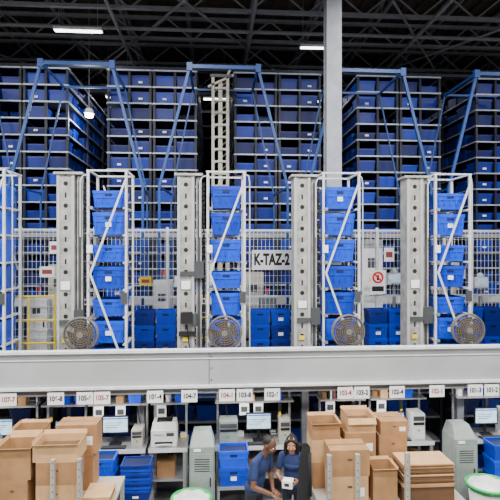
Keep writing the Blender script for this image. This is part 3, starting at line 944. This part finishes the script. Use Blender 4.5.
        for i,(o,L) in enumerate(((0.030,0.078),(0.010,0.088),(-0.010,0.082),(-0.030,0.064))):
            a=wr+d*0.088*s+sd*o*s
            m1=a+(d*0.92+nrm*0.30+sd*o*3)*L*0.5*s
            m2=m1+(d*0.6+nrm*0.75)*L*0.5*s
            F.cap(a-d*0.02*s,m1,0.0095*s,0.0088*s,'skin'); F.cap(m1,m2,0.0088*s,0.0078*s,'skin')
        a=wr+d*0.03*s+sd*0.03*s; m1=a+(sd*0.75+d*0.6+nrm*0.2)*0.038*s; m2=m1+(d*0.8+sd*0.2+nrm*0.5)*0.032*s
        F.cap(a,m1,0.013*s,0.011*s,'skin'); F.cap(m1,m2,0.011*s,0.009*s,'skin')
    tags={'shirt':NAVY,'skin':skin,'hair':HAIRM,'trouser':DENIM,'shoe':SHOE,'eye':EYEW,'lip':LIP if female else skin}
    return F.finish(name,tags,loc,rz)

PZ = 0.203
man = person('man_worker',(0.58,7.42,PZ),math.radians(54),1.80,False,
    ((-0.28,-0.16,1.09),(-0.16,-0.38,1.00),((0.10,-0.9,-0.30),(0,0,-1))),
    ((0.27,-0.12,1.07),(0.02,-0.30,0.98),((-0.3,-0.9,-0.2),(0,0,-1))),
    0.34, math.radians(4), math.radians(20), SKIN_M)
WX, WY = 1.19, 7.62
wom = person('woman_worker',(WX,WY,PZ),math.radians(-18),1.68,True,
    ((-0.23,-0.12,1.13),(-0.125,-0.33,1.14),((0.35,-0.9,0.0),(0.9,0.2,0.3))),
    ((0.23,-0.12,1.13),(0.125,-0.33,1.14),((-0.35,-0.9,0.0),(-0.9,0.2,0.3))),
    0.12, math.radians(6), math.radians(16), SKIN_W)
b = MB(); b.box(-0.075,0.075,-0.09,0.06,-0.05,0.05,WHITE); b.box(-0.04,0.03,-0.092,-0.09,-0.02,0.025,INK)
b.box(-0.03,0.04,-0.06,0.0,0.05,0.052,LABEL)
b.build('white_parcel',(WX-0.125,WY-0.375,1.10+PZ),math.radians(-18),bevel=0.004)

# ------------------------------------------------------------ lamps
def lamp_strip(x,y,z,L=1.2,power=0,w=0.3,rodto=None,emis=True):
    b = MB()
    b.box(-L/2,L/2,-w/2,w/2,0.02,0.09,WHITE)
    b.box(-L/2+0.02,L/2-0.02,-w/2+0.02,w/2-0.02,0.0,0.02,TUBE)
    if rodto:
        for k in (-1,1): b.tube((k*L*0.4,0,0.09),(k*L*0.4,0,rodto-z),0.008,STEEL,6)
    o = b.build('strip_light_fixture',(x,y,z))
    if power:
        l = bpy.data.lights.new('strip_lamp','AREA'); l.shape='RECTANGLE'; l.size=L; l.size_y=w; l.energy=power; l.color=(1.0,0.98,0.95)
        lo = bpy.data.objects.new('strip_lamp',l); COL.objects.link(lo); lo.parent=o; lo.location=(0,0,-0.03)
    return o
for y,pw in ((-3.0,240),(1.0,380),(4.8,640)):
    for x in (-8,-3,2,7): lamp_strip(x,y,9.9,1.6,pw,0.5,11.42)
for x in (-6,-1,4,9): lamp_strip(x,9.0,10.0,1.4,150,0.4,11.42)
lamp_strip(-3.3,12.35,9.98,1.15,25,0.16,11.42)
lamp_strip(2.6,13.0,10.0,0.75,20,0.14,11.42)
for x in (-3.25,0.0,3.25,6.5):
    for y in (17.0,): lamp_strip(x,y,9.8,0.8,12,0.2,11.42)
for x in (-4.2,-1.9,0.5,2.9,5.2):
    lamp_strip(x,8.95,2.18,1.2,24,0.12,2.27)  # added fill strips, brighten the benches that the edge beam shades
b = MB()
b.tube((0,0,0),(0,0,0.1),0.10,SPOT,20); b.lathe((0,0,0.08),[(0.13,0),(0.1,0.12),(0.04,0.16)],WHITE,20); b.tube((0,0,0.2),(0,0,3.17),0.008,STEEL,6)
hb = b.build('high_bay_lamp',(-3.35,13.6,8.25))
l = bpy.data.lights.new('high_bay_bulb','POINT'); l.energy=60; l.shadow_soft_size=0.1
lo = bpy.data.objects.new('high_bay_bulb',l); COL.objects.link(lo); lo.parent=hb; lo.location=(0,0,-0.12)

w = bpy.data.worlds.new('World'); scene.world = w; w.use_nodes = True
bg = w.node_tree.nodes['Background']; bg.inputs['Color'].default_value=(0.90,0.94,1.0,1); bg.inputs['Strength'].default_value=0.38

# ------------------------------------------------------------ camera
cam = bpy.data.cameras.new('camera'); cam.sensor_width=36; cam.lens=36; cam.clip_end=200
co = bpy.data.objects.new('camera',cam); COL.objects.link(co)
co.location=(0,0,ZC); co.rotation_euler=(PI/2,0,math.radians(-4))
scene.camera = co
